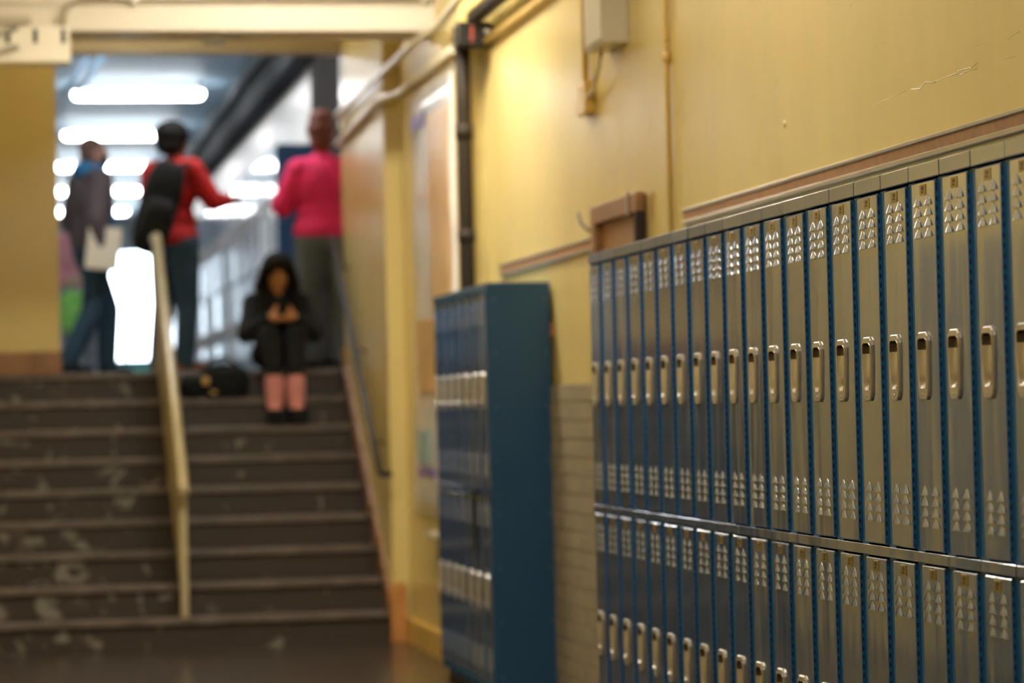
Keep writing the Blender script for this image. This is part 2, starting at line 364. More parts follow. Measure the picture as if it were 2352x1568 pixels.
def louver_mb(y, zb, w=.060, h=.0235, p=.0054):
    mb = MB(); n = 8; v = []
    # apex flush above, scooped lip standing proud below
    rows = ((0.0, 1.0, 1.0), (0.35, .78, .67), (.7, .42, .32), (1.0, .08, .01))
    for (t, ws, ps) in rows:
        for i in range(n+1):
            a = PI*i/n
            v.append((-PR-.0002-p*ps*math.sin(a)**.8, y+math.cos(a)*w/2*ws, zb+h*t))
    f = []
    for r in range(3):
        for i in range(n): f.append((r*(n+1)+i, (r+1)*(n+1)+i, (r+1)*(n+1)+i+1, r*(n+1)+i+1))
    mb.add(v, f, True)
    # underside slot
    mb.add([v[i] for i in range(n+1)], [tuple(range(n+1))])
    return mb
def handle_mb(zt):
    yc, zc = -.093, zt-.4395; mb = MB()
    prof = [(.0815, .026), (.073, .038), (.060, .0415), (0, .039), (-.060, .0345), (-.073, .031), (-.0815, .022)]
    def ring(ins, x, pr):
        L = [(x, yc+hw-ins, zc+z-(ins if z > 0.07 else -ins if z < -.07 else 0)) for z, hw in pr]
        R_ = [(x, yc-hw+ins, zc+z-(ins if z > 0.07 else -ins if z < -.07 else 0)) for z, hw in reversed(pr)]
        return L+R_
    pk = POCKET
    R0 = ring(0, -PR, prof); R1 = ring(.0005, -PR-.004, prof); R2 = ring(.003, -PR-.0065, prof)
    Q0 = ring(-.0022, -PR-.0065, pk); Q1 = ring(-.0008, -PR-.0075, pk); Q2 = ring(.0004, -PR-.0050, pk)
    n = len(R0); rings = [R0, R1, R2, Q0, Q1, Q2]
    for a, b_ in zip(rings[:-1], rings[1:]):
        for i in range(n):
            j = (i+1) % n; mb.add([a[i], a[j], b_[j], b_[i]], [(0, 3, 2, 1)])
    pocket_grid(mb, yc, zc, -.054, .066, 0)
    mb.ell((-PR-.0065, yc, zc-.0685), (.0016, .0035, .0035), n=8, m=5)
    return mb
POCKET = [(.066, .021), (.060, .0315), (.045, .0345), (0, .0315), (-.035, .0275), (-.045, .0255), (-.054, .018)]
def pocket_grid(mb, yc, zc, z0, z1, lift):
    """hollow finger well: deep at the top, shallow in the middle, a small cup at the bottom"""
    def hw(z):
        for (za, wa), (zb_, wb) in zip(POCKET[:-1], POCKET[1:]):
            if za >= z >= zb_: return wa+(wb-wa)*(za-z)/(za-zb_)
        return POCKET[-1][1]
    nr, nc = 20, 10; v = []
    for i in range(nr+1):
        z = z0+(z1-z0)*i/nr; q = (z+.054)/.120
        dep = (.007+.011*max(0, (q-.45)/.55)**1.3+.004*math.exp(-((q-.12)/.09)**2))*min(1, q/.07+.02, (1-q)/.05+.02)
        for j in range(nc+1):
            t_ = -1+2*j/nc; v.append((-PR-.0050-lift+dep*(1-abs(t_)**3.2), yc+hw(z)*t_*.985, zc+z))
    mb.add(v, [(i*(nc+1)+j, i*(nc+1)+j+1, (i+1)*(nc+1)+j+1, (i+1)*(nc+1)+j) for i in range(nr) for j in range(nc)], True)
def well_shade_mb(zt):
    yc, zc = -.093, zt-.4395; mb = MB(); pocket_grid(mb, yc, zc, .039, .0655, .0007)  # patch laid over the pocket top, dark in place of its shade
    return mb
def catch_mb(zt):
    yc, zc = -.093, zt-.4395
    return MB().cbox((-PR-.0015, yc-.0235, zc-.012), (-PR+.004, yc-.0185, zc+.005), .001)
def plate_mb(zt):
    y, z = -.1115, zt-.020
    return MB().cbox((-PR-.0012, y-.023, z-.013), (-PR, y+.023, z+.013), .0004)
def plate_mark(zt):
    y, z = -.1115, zt-.020; mb = MB()
    mb.cbox((-PR-.0016, y-.009, z-.001), (-PR-.001, y+.010, z+.008), .0001).cbox((-PR-.0016, y-.006, z-.008), (-PR-.001, y+.012, z-.003), .0001)
    return mb
def rivets_mb(zt):
    y, z = -.1115, zt-.020; return MB().ell((-PR-.0012, y-.019, z), (.001, .0018, .0018), n=6, m=4).ell((-PR-.0012, y+.019, z), (.001, .0018, .0018), n=6, m=4)
def hinge_mbs(zt, zb):
    g = MB().box((-PR+.0025, -.1978, zb+.01), (-PR+.0065, -.1969, zt-.01)); kn = MB().box((-PR+.0030-.0028, -.1982, zb+.004), (-PR+.0024, -.1966, zt-.004)).box((-PR+.0066, -.1982, zb+.004), (.004, -.1966, zt-.004))  # full-height strips cover the door edge in the brighter, lit blue
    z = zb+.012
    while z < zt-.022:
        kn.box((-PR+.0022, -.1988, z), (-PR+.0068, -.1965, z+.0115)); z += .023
    return g, kn

DU = (1.787, .9055); DL = (.870, .025)
me = {}
for tg, (zt, zb) in (('u', DU), ('l', DL)):
    me[tg, 'door'] = door_mesh(zt, zb).mesh('door', 'blue')
    me[tg, 'handle'] = handle_mb(zt).mesh('handle', 'nickel')
    me[tg, 'latch'] = well_shade_mb(zt).mesh('finger_well', 'bronze'); me[tg, 'catch'] = catch_mb(zt).mesh('latch', 'darkmetal')  # 'latch' key holds the painted shade patch, 'catch' the real latch
    pl = plate_mb(zt); me[tg, 'plate'] = pl.mesh('number_plate', 'brass')
    me[tg, 'mark'] = plate_mark(zt).mesh('plate_engraving', 'brown_ink')
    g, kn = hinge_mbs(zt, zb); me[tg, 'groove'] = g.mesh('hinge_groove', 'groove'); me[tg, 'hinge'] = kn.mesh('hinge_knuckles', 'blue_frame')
    zs = [zt-.0575-.0254*i for i in range(4)] + [zb+.057+.0254*i for i in range(4)]
    me[tg, 'louz'] = zs
lou = louver_mb(0, 0).mesh('louver', 'louver_blue')
body = MB()
body.box((0, 0, -.03), (.002, -.026, 1.79)).box((0, -.197, -.03), (.002, -PW, 1.79))
body.box((.002, -.0004, -.03), (PD, -.0016, 1.828)).box((.002, -PW+.0016, -.03), (PD, -PW+.0004, 1.828)).box((PD-.002, -.0016, -.03), (PD, -PW+.0016, 1.828))
body.box((.002, -.0016, 1.826), (PD, -PW+.0016, 1.828)).box((0, -.026, .0), (.004, -.197, .022))
me['body'] = body.mesh('body', 'blue_frame')
me['plinth'] = MB().box((.03, 0, -LBZ+.0), (PD, -PW, -.03)).mesh('plinth', 'black')
me['cap'] = MB().cbox((-PR, -.0009, 1.793), (.010, -PW+.0009, 1.831), .002).mesh('top_cap', 'blue_cap')
me['rail'] = MB().cbox((-PR, -.0016, .8754), (.010, -PW+.0016, .9014), .0013).mesh('middle_rail', 'blue')
ORD = ['farthest', 'second', 'third', 'fourth', 'fifth', 'sixth', 'seventh', 'eighth', 'ninth', 'tenth', 'eleventh', 'twelfth', 'thirteenth', 'fourteenth', 'fifteenth',
       'sixteenth', 'seventeenth', 'eighteenth', 'nineteenth', 'twentieth', 'twenty-first', 'twenty-second', 'twenty-third']
louver_joined = {}
for tg in 'ul':
    j = MB()
    for z in me[tg, 'louz']:
        for yy in (-.0710, -.1480):
            l = louver_mb(yy, z); j.add(l.v, l.f, True)
    louver_joined[tg] = j.mesh('louvers', 'louver_blue')
def locker(loc, label, group, near=True):
    t = root('locker', label, 'locker', loc, 0, group)
    obj('body', me['body'], t); obj('plinth', me['plinth'], t); 
    for nm_, zc_ in (('cap', 1.812), ('rail', .888)):
        a = random.gauss(0, .006); pv = Vector((0, -PW/2, zc_)); c_ = obj('top_cap' if nm_ == 'cap' else 'middle_rail', me[nm_], t)
        c_.rotation_euler = (0, 0, a); c_.location = pv-Matrix.Rotation(a, 3, 'Z') @ pv
    for tg, (zt, zb) in (('u', DU), ('l', DL)):
        d = obj('door', me[tg, 'door'], t)
        # doors hang a touch out of true: turn a little about the hinge line
        a = random.gauss(0, .0055); bta = random.gauss(0, .0015); hy = -.197
        d.rotation_euler = (0, bta, a); d.location = Vector((0, hy, (zt+zb)/2)) - Matrix.Rotation(a, 3, 'Z') @ Matrix.Rotation(bta, 3, 'Y') @ Vector((0, hy, (zt+zb)/2))
        obj('handle', me[tg, 'handle'], d); obj('number_plate', me[tg, 'plate'], d)
        if near:
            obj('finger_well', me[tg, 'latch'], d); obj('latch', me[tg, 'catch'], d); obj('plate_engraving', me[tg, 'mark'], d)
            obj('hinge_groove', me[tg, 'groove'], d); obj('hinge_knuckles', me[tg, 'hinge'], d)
            for z in me[tg, 'louz']:
                for yy in (-.0710, -.1480): obj('louver', lou, d, (0, yy, z))
        else:
            obj('louvers', louver_joined[tg], d)['kind'] = 'stuff'
    return t
for k in range(23):
    if k == 0: lab = 'farthest two-tier blue locker of the long row, against bare yellow wall'
    else: lab = f'glossy blue two-tier locker, {ORD[k]} from the far end of the long row'
    locker((LBX, LBY-k*PW, LBZ), lab, 'long row of two-tier blue lockers')
BY = 14.583
for k in range(7):
    lab = ['blue locker at the stair end of the short bank', 'blue locker second from the stair end of the short bank', 'blue locker third from the stair end of the short bank',
           'blue locker in the middle of the short bank of seven', 'blue locker third from the near end of the short bank', 'blue locker second from the near end of the short bank',
           'blue locker at the near end of the short bank, showing its plain riveted side'][k]
    t = locker((LBX, BY-k*PW, LBZ), lab, 'short bank of blue lockers by the stairs', near=False)
    if k == 6:
        ep = part('end_panel', MB().cbox((-PR+.002, -PW-.0022, -.085), (PD, -PW-.0002, 1.832), .0008), 'blue_side', t)
        for i in range(8):
            for xx in (.028, PD-.022):
                part('rivet', MB().ell((xx, -PW-.0022, .06+i*.2425), (.005, .003, .005), n=10, m=6), 'rivet_blue', ep)
tag(part('black_strip', MB().cbox((LBX-PR-.018, 13.355, .70), (LBX-PR-.008, 13.40, .985), .002), 'black'), 'narrow black strip hanging on the front of the short locker bank', 'strip')
for z, i in ((1.70, 0), (.33, 1)):
    thing('wooden_shim', ['orange wooden shim high up between short locker bank and wall', 'orange wooden shim low down between short locker bank and wall'][i], 'shim',
          MB().cbox((LBX+PD, 12.97, z-.03), (W, 13.04, z+.03), .003), 'wood_o', (LBX+PD, 13.0, z-.03))

# ------------------------------------------------------------------ things on the yellow wall
def tackstrip(y0, y1, label):
    t = root('tack_strip', label, 'tack strip', (W, (y0+y1)/2, 2.01)); o = (W, (y0+y1)/2, 2.01)
    part('cork', MB().box((W-.010, y0, 2.017), (W, y1, 2.051)), 'cork', t, o)
    part('top_edge', MB().cbox((W-.016, y0, 2.050), (W, y1, 2.061), .002), 'alu', t, o)
    part('bottom_edge', MB().cbox((W-.016, y0, 2.003), (W, y1, 2.018), .002), 'alu', t, o)
tackstrip(3.0, 10.37, 'long brown tack strip with metal edges above the long locker row')
tackstrip(12.0, 14.28, 'short brown tack strip behind the short locker bank')
t = root('wooden_board', 'brown wooden frame on the wall showing above the long locker row', 'frame', (W, 11.45, 1.6)); o = (W, 11.45, 1.6)
part('back_panel', MB().box((W-.012, 11.02, 1.6), (W, 11.86, 2.17)), 'wood', t, o)
part('top_rail', MB().cbox((W-.045, 11.0, 2.10), (W-.010, 11.88, 2.175), .003), 'wood', t, o)
for y0, y1 in ((11.0, 11.05), (11.80, 11.88)): part('stile', MB().cbox((W-.045, y0, 1.6), (W-.010, y1, 2.10), .003), 'wood_d' if y0 < 11.5 else 'wood', t, o)
part('clip', MB().cbox((W-.052, 11.12, 2.09), (W-.045, 11.16, 2.185), .002), 'steel', t, o)
part('hook', MB().tube([(W-.03, 11.86, 2.07), (W-.05, 11.93, 2.09), (W-.06, 12.0, 2.12), (W-.06, 12.05, 2.165)], .006, 8), 'brown_pipe', t, o)
t = root('wall_enclosure', 'cream metal box high on the yellow wall', 'box', (W, 11.4, 2.77)); o = (W, 11.4, 2.77)
part('housing', MB().cbox((W-.10, 11.26, 2.785), (W, 11.62, 3.4), .004), 'cream_metal', t, o)
part('cover', MB().cbox((W-.108, 11.275, 2.80), (W-.10, 11.605, 3.39), .002), 'cream_metal', t, o)
part('cable', MB().tube([(W-.05, 11.56, 2.785), (W-.05, 11.62, 2.72), (W-.03, 11.80, 2.66), (W-.03, 11.93, 2.64)], .009, 8), 'pipe_pale', t, o)
t = root('wall_switch_box', 'yellow painted switch box at the end of a vertical conduit', 'switch box', (W, 12.05, 2.57)); o = (W, 12.05, 2.57)
part('box', MB().cbox((W-.045, 11.93, 2.575), (W, 12.12, 2.71), .005), 'yellow2', t, o)
part('conduit', MB().tube([(W-.02, 12.02, 2.70), (W-.02, 12.02, 3.3), (W-.02, 12.02, CZ)], .014, 10), 'yellow2', t, o)
t = root('wall_pipe', 'thin yellow painted pipe running up the wall behind the long locker row', 'pipe', (W, 10.555, 1.5)); o = (W, 10.555, 1.5)
part('pipe', MB().tube([(W-.014, 10.555, 1.5), (W-.014, 10.555, CZ)], .010, 10), 'yellow2', t, o)
part('coupling', MB().tube([(W-.014, 10.555, 2.62), (W-.014, 10.555, 2.66)], .0145, 10).tube([(W-.014, 10.555, 2.70), (W-.014, 10.555, 2.712)], .013, 10), 'yellow2', t, o)
part('strap', MB().box((W-.003, 10.525, 2.615), (W, 10.585, 2.635)), 'yellow2', t, o)
thing('wall_downpipe', 'dark brown vertical pipe on the corner behind the short locker bank', 'pipe',
      MB().tube([(2.385, 14.67, 0), (2.385, 14.67, 2.9), (2.385, 14.67, 3.30)], .040, 16).tube([(2.385, 14.67, 2.72), (2.385, 14.67, 2.80)], .046, 16).tube([(2.385, 14.67, 2.2), (2.385, 14.67, 2.26)], .046, 16), 'brown_pipe', (2.385, 14.67, 0))

# conduits and box under the ceiling
thing('thick_conduit', 'thick dark conduit running along the top of the yellow wall', 'conduit', MB().tube([(2.43, 6, 3.33), (2.43, 14.55, 3.33)], .045, 14), 'darkmetal', (2.43, 10, 3.33))
thing('yellow_conduit', 'yellow painted conduit along the wall below the thick dark one', 'conduit', MB().tube([(2.47, 6, 3.19), (2.47, 14.45, 3.19)], .017, 10), 'yellow2', (2.47, 10, 3.19))
thing('pale_conduit', 'upper pale conduit running above the stairs wall from the dark box', 'conduit', MB().tube([(2.33, 8, 3.40), (2.33, 14.4, 3.40), (2.30, 14.9, 3.33), (2.24, 15.4, 3.30), (2.24, 18.9, 3.28)], .022, 10), 'pipe_pale', (2.33, 14, 3.4))
thing('pale_conduit', 'lower pale conduit on the wall running from the dark box to the stairs', 'conduit', MB().tube([(2.345, 14.75, 3.19), (2.345, 16.70, 3.18), (2.25, 16.92, 3.16), (2.25, 19.0, 3.10)], .022, 10), 'pipe_pale', (2.34, 15, 3.19))
thing('steel_conduit', 'steel conduit bending up beside the pale conduits at the ceiling', 'conduit', MB().tube([(2.30, 8, 3.50), (2.30, 15.3, 3.50)], .018, 10), 'steel', (2.30, 12, 3.5))
t = root('junction_box', 'dark junction box with a red label at the end of the conduits', 'junction box', (2.40, 14.5, 3.18)); o = (2.40, 14.5, 3.18)
part('box', MB().cbox((2.33, 14.42, 3.17), (W, 14.62, 3.29), .006), 'darkmetal', t, o)
part('label', MB().box((2.388, 14.417, 3.19), (2.402, 14.42, 3.27)), 'red', t, o)
part('knob', MB().ell((2.47, 14.40, 3.235), (.016, .016, .016)), 'nickel', t, o)
t = root('beam_conduit', 'thin conduit along the ceiling beam bending down beside the corner box', 'conduit', (1.4, 15.5, 3.5)); o = (1.4, 15.5, 3.5)
bend = [(.40, 15.50, 3.41), (.405, 15.50, 3.46), (.43, 15.50, 3.51), (.47, 15.50, 3.545), (.53, 15.50, 3.557), (2.3, 15.50, 3.557)]
part('tube', MB().tube(bend, .012, 10), 'steel', t, o)
part('clamp', MB().cbox((.76, 15.485, 3.53), (.79, 15.53, 3.575), .004), 'white', t, o)
t = root('beam_fitting', 'small steel fitting under the ceiling beam with a thin tube', 'fitting', (1.2, 15.75, 3.35)); o = (1.2, 15.75, 3.35)
part('box', MB().cbox((1.15, 15.7, 3.345), (1.27, 15.8, 3.389), .006), 'steel', t, o)
part('tube', MB().tube([(1.27, 15.75, 3.37), (F, 15.75, 3.37)], .009, 8), 'pipe_pale', t, o)
t = root('pull_box', 'cream metal pull box with slots hanging at the corner of the beam', 'box', (.25, 15.4, 3.2)); o = (.25, 15.4, 3.2)
part('box', MB().cbox((.0, 15.36, 3.20), (.43, 15.53, 3.39), .006), 'cream_metal', t, o)
for x in (.10, .24, .385):
    part('slot', MB().cbox((x, 15.355, 3.30), (x+.022, 15.36, 3.375), .001), 'darkmetal', t, o)
part('bracket', MB().cbox((-.1, 15.33, 3.40), (.23, 15.40, 3.44), .004), 'alu', t, o)
for i, z in enumerate((3.26, 3.36)):
    part('tube', MB().tube([(-.3, 15.2, z-.10), (.0, 15.30, z-.03), (.16, 15.345, z+.02)], .016, 8), 'steel', t, o)
thing('ceiling_hanger', 'thin dark hanger strap at the corner of the ceiling', 'hanger', MB().box((.03, 15.48, 3.5), (.055, 15.50, CZ)), 'darkmetal', (.04, 15.49, 3.5))

# posters by the stairs
t = root('paper_banner', 'tall white paper banner with a purple band on the wall by the stairs', 'banner', (F, 15.9, .78)); o = (F, 15.9, .78)
pts = []
ny, nzz = 10, 24
v = []; f = []
for j in range(nzz+1):
    for i in range(ny+1):
        y = 14.95+(16.45-14.95)*i/ny; z = .76+(3.10-.76)*j/nzz
        v.append((F-.006-.010*abs(math.sin(i*.9+j*.35))-.004*math.sin(j*.8), y + .25*max(0, 1-j/9.)*(i/ny), z))
nn = len(v); v += [(F-.001, p[1], p[2]) for p in v]
for j in range(nzz):
    for i in range(ny):
        a = j*(ny+1)+i; f.append((a, a+ny+1, a+ny+2, a+1)); f.append((nn+a, nn+a+1, nn+a+ny+2, nn+a+ny+1))
edge = [i for i in range(ny+1)] + [(j+1)*(ny+1)-1 for j in range(1, nzz+1)] + [nzz*(ny+1)+i for i in range(ny-1, -1, -1)] + [j*(ny+1) for j in range(nzz-1, 0, -1)]
for a, b_ in zip(edge, edge[1:]+edge[:1]): f.append((a, b_, nn+b_, nn+a))
part('sheet', MB().add(v, f, True), 'gloss_white', t, o)
part('purple_band', MB().box((F-.022, 15.75, .985), (F-.017, 16.42, 1.03)), 'purple', t, o)
part('teal_print', MB().box((F-.022, 15.95, 1.05), (F-.017, 16.40, 1.24)), 'teal_print', t, o)
part('tan_panel', MB().box((F-.024, 15.05, 1.9), (F-.018, 15.75, 2.95)), 'tan_paper', t, o)
part('tan_panel', MB().box((F-.024, 15.6, 1.45), (F-.018, 16.3, 1.85)), 'tan_paper', t, o)
part('purple_print', MB().box((F-.022, 15.9, 2.92), (F-.017, 16.4, 3.0)), 'purple', t, o)
thing('wall_ledge', 'small cream ledge on the wall below the paper banner', 'ledge', MB().cbox((F-.06, 15.2, .66), (F, 15.9, .685), .003), 'cream', (F, 15.5, .66))

# ------------------------------------------------------------------ upper corridor
struct('ceiling_upper', MB().box((UL-.2, TOP+.2, UC), (UW+.3, UE+.2, UC+.15)), 'ceil_up', 'blue grey ceiling of the upper corridor')
struct('wall_right_upper', MB().box((UW, TOP, LZ-.2), (UW+.3, UE, UC)), 'beige_wall', 'pinkish beige wall of the upper corridor')
struct('wall_left_upper', MB().box((UL-.2, TOP+.22, LZ-.2), (UL, UE, UC)), 'white_wall', 'wall on the other side of the upper corridor')
e = MB(); wx0, wx1, wz0, wz1 = 1.62, 2.53, 2.22, 3.90
e.box((UL-.2, UE, LZ-.2), (wx0, UE+.2, UC)).box((wx1, UE, LZ-.2), (UW+.3, UE+.2, UC)).box((wx0, UE, wz1), (wx1, UE+.2, UC)).box((wx0, UE, LZ-.2), (wx1, UE+.2, wz0))
struct('wall_end', e, 'endwall', 'end wall of the upper corridor')
win = part('window_1', MB().cbox((wx0-.04, UE-.03, wz0-.04), (wx0, UE+.1, wz1+.04), .004).cbox((wx1, UE-.03, wz0-.04), (wx1+.018, UE+.1, wz1+.04), .004).cbox((wx0, UE-.03, wz1), (wx1, UE+.1, wz1+.04), .004)
           .cbox((wx0, UE-.03, wz0-.04), (wx1, UE+.1, wz0), .004).cbox((2.05, UE-.0, wz0), (2.08, UE+.08, wz1), .003), 'endwall'); win['kind'] = 'structure'; win['label'] = 'bright window at the end of the upper corridor'
for x0, x1 in ((wx0, 2.05), (2.08, wx1)): part('pane', MB().box((x0, UE+.03, wz0), (x1, UE+.036, wz1)), 'glass', win)
struct('trim_4', MB().cbox((wx0-.1, UE-.02, LZ), (UW, UE, wz0-.04), .003), 'teal', 'teal panel below the bright window')

# dark double doors on the right, grey duct, pipes
dr = part('door_1', MB().cbox((UW-.05, 20.75, LZ), (UW, 22.85, 4.1), .004), 'wood_d'); dr['kind'] = 'structure'; dr['label'] = 'tall dark wooden doorway in the upper corridor'
part('door_leaf', MB().cbox((UW-.062, 20.85, LZ+.01), (UW-.05, 21.78, 4.0), .003), 'wood_d', dr); part('door_leaf', MB().cbox((UW-.062, 21.82, LZ+.01), (UW-.05, 22.75, 4.0), .003), 'wood_d', dr)
thing('wall_lamp', 'small white wall light beside the dark doorway', 'lamp', MB().cbox((UW-.03, 20.55, 3.30), (UW, 20.65, 3.46), .004).ell((UW-.05, 20.60, 3.38), (.05, .05, .07)), 'white', (UW, 20.6, 3.3))
thing('ceiling_duct', 'dark grey duct along the top of the upper corridor wall', 'duct', MB().cbox((2.36, 20.0, 4.12), (UW, 45.5, UC-.02), .01), 'grey_duct', (2.45, 32, 4.12))
thing('corridor_pipe', 'light grey pipe running under the upper corridor ceiling', 'pipe', MB().tube([(2.28, 20.0, 4.36), (2.28, 45.5, 4.36)], .035, 12), 'grey_pipe', (2.28, 32, 4.36))
for i, (xa, za) in enumerate(((.62, 4.28), (.72, 4.30))):
    thing('ceiling_tube', ['pale blue slanting tube under the upper ceiling, nearer the yellow wall', 'pale blue slanting tube under the upper ceiling, nearer the ceiling lights'][i], 'tube',
          MB().tube([(.05+i*.10, 26.9, 3.92+.0*i), (.20+i*.10, 23.4, 3.96+.0*i), (.50+i*.115, 19.75, 3.70+.03*i)] if False else [(.52+i*.10, 20.6, 3.60+.02*i), (.70+i*.11, 20.6, 3.86+.02*i)], .022, 10), 'pipe_blue', (xa, 20.6, 3.6))
# ceiling lights
def fixture(x0, x1, y, z, label, group, m, h=.055):
    t = root('ceiling_light', label, 'ceiling light', ((x0+x1)/2, y, z), 0, group); o = ((x0+x1)/2, y, z)
    part('housing', MB().cbox((x0, y-.12, z), (x1, y+.12, z+.05 if z < 4.2 else UC), .005), 'lamp_metal', t, o)
    d = MB(); P = []
    for (xx, s_) in ((x0, .55), (x0+.015, .9), (x0+.06, 1), (x1-.06, 1), (x1-.015, .9), (x1, .55)):
        P.append([(xx, y+.135*s_*math.cos(a), z-.0-h*s_*math.sin(a)) for a in [PI*i/10 for i in range(11)]])
    v = [p for r in P for p in r]; f = []
    for i in range(5):
        for k in range(10): f.append((i*11+k, i*11+k+1, (i+1)*11+k+1, (i+1)*11+k))
    f.append(tuple(range(11))[::-1]); f.append(tuple(55+k for k in range(11)))
    f.append(tuple([i*11 for i in range(6)] + [i*11+10 for i in range(5, -1, -1)]))
    d.add(v, f, True); part('diffuser', d, m, t, o)
for i, y in enumerate((27.4, 31.35, 35.3, 39.2, 43.1)):
    lab = ['nearest bright tube light under the upper corridor ceiling', 'second bright tube light along the upper corridor ceiling', 'third bright tube light along the upper corridor ceiling',
           'fourth bright tube light along the upper corridor ceiling', 'farthest tube light of the upper corridor, by the window'][i]
    fixture(.79, 1.985, y, UC-.095, lab, 'tube lights of the upper corridor', 'tube_up')
for i, y in enumerate((19.85, 23.5)):  # first one added out of view to light the people's backs
    fixture(.79, 1.985, y, UC-.095, ['tube light of the upper corridor just behind the header', 'tube light of the upper corridor above the people, hidden by the header'][i], 'tube lights of the upper corridor', 'tube_up')
for i, y in enumerate((1.0, 5.0, 9.0, 13.8)):
    lab = ['tube light on the hall ceiling behind the viewer', 'tube light on the hall ceiling over the nearest lockers', 'tube light on the hall ceiling over the middle of the long locker row', 'tube light on the hall ceiling before the beam'][i]
    fixture(.1+(.95 if i == 3 else 0), 1.32+(.95 if i == 3 else 0), y, CZ-.05, lab, 'tube lights of the lower hall', 'tube_hall%d' % i)

t = root('wall_strip_light', 'strip light on the header above the stairs, hidden behind the beam', 'strip light', (1.2, TOP, 3.9)); o = (1.2, TOP, 3.9)  # added lamp; its housing keeps light off the wall beside the opening
hs = MB().box((.5, TOP-.012, 3.90), (1.3, TOP-.001, 4.04)).box((.5, TOP-.07, 3.895), (1.3, TOP-.001, 3.90)).box((.5, TOP-.07, 4.04), (1.3, TOP-.001, 4.045)).box((.495, TOP-.07, 3.895), (.5, TOP-.001, 4.045)).box((1.3, TOP-.07, 3.895), (1.305, TOP-.001, 4.045))
part('housing', hs, 'lamp_metal', t, o); part('diffuser', MB().box((.502, TOP-.055, 3.902), (1.298, TOP-.045, 4.038)), 'tube_stair', t, o)

# lockers along the upper corridor
ub = MB().box((0, 0, 0), (.30, -.30, 1.83)).mesh('body', 'blue_side')
ud = MB().cbox((-.012, -.012, .93), (0, -.288, 1.80), .003).mesh('door', 'blue'); ud2 = MB().cbox((-.012, -.012, .03), (0, -.288, .90), .003).mesh('door', 'blue')
uh = MB().cbox((-.02, -.06, 1.30), (-.012, -.12, 1.46), .004).mesh('handle', 'nickel'); uh2 = MB().cbox((-.02, -.06, .40), (-.012, -.12, .56), .004).mesh('handle', 'nickel')
for k in range(60):
    y = 23.25+k*.302
    t = root('corridor_locker', 'blue locker in the glossy row lining the upper corridor' if k else 'end locker of the upper corridor row, behind the person in pink', 'locker', (2.235, y, LZ), 0, 'lockers lining the upper corridor')
    obj('body', ub, t)
    for d_, h_ in ((ud, uh), (ud2, uh2)):
        d = obj('door', d_, t); a = random.gauss(0, .012); d.rotation_euler = (0, 0, a)
        obj('handle', h_, d)

# ------------------------------------------------------------------ people
def skin_mat(n, c): M[n] = mat(n, c, 0.45, var=.06, vscale=12)
skin_mat('skin_brown', (0.22, 0.095, 0.045)); skin_mat('skin_tan', (0.56, 0.25, 0.10)); skin_mat('skin_light', (0.40, 0.22, 0.16))
def cloth(n, c, r=.85): M[n] = mat(n, c, r, var=.14, vscale=9, bump=.004, bscale=14)
cloth('pink_fleece', (0.84, 0.026, 0.15)); cloth('red_cloth', (0.50, 0.012, 0.012)); cloth('dark_denim', (0.028, 0.065, 0.10)); cloth('grey_denim', (0.12, 0.14, 0.15))
cloth('plum_jacket', (0.095, 0.072, 0.078)); cloth('blue_hood', (0.025, 0.17, 0.36)); cloth('black_cloth', (0.005, 0.006, 0.007), .95); cloth('pink_suede', (0.72, 0.30, 0.27))
cloth('grey_jacket', (0.30, 0.34, 0.40)); cloth('lime_cloth', (0.25, 0.62, 0.12)); cloth('brown_leather', (0.20, 0.075, 0.03), .5); cloth('pink_knit', (0.62, 0.28, 0.32))
M['black_hair'] = mat('black_hair', (0.008, 0.0065, 0.006), 0.75, ior=1.3, var=.3, vscale=30, bump=.004, bscale=60)
M['auburn_hair'] = mat('auburn_hair', (0.14, 0.030, 0.012), 0.5, var=.4, vscale=25, bump=.006, bscale=50)
M['short_hair'] = mat('dark_brown_short_hair', (0.12, 0.065, 0.05), 0.6, var=.3, vscale=30)
M['eye_white'] = mat('eye_white', (.7, .68, .64), .3, var=.02); M['lip'] = mat('lip', (.30, .09, .06), .4, var=.05)
M['folder'] = mat('cream_card', (0.88, 0.77, 0.58), .6, var=.05)
M['gold_tag'] = mat('gold_tag', (0.75, 0.45, 0.12), .35, var=.1)

def remesh(mb, name, m, vox=.010, smooth=4):
    me_ = mb.mesh(name+'_raw', m); o_ = bpy.data.objects.new(name, me_); COL.objects.link(o_)
    r_ = o_.modifiers.new('r', 'REMESH'); r_.mode = 'VOXEL'; r_.voxel_size = vox; r_.use_smooth_shade = True
    if smooth: s_ = o_.modifiers.new('s', 'SMOOTH'); s_.factor = .5; s_.iterations = smooth
    dg = bpy.context.evaluated_depsgraph_get(); new = bpy.data.meshes.new_from_object(o_.evaluated_get(dg))
    new.name = name; bpy.data.objects.remove(o_); bpy.data.meshes.remove(me_)
    if not new.materials: new.materials.append(M[m])
    return new

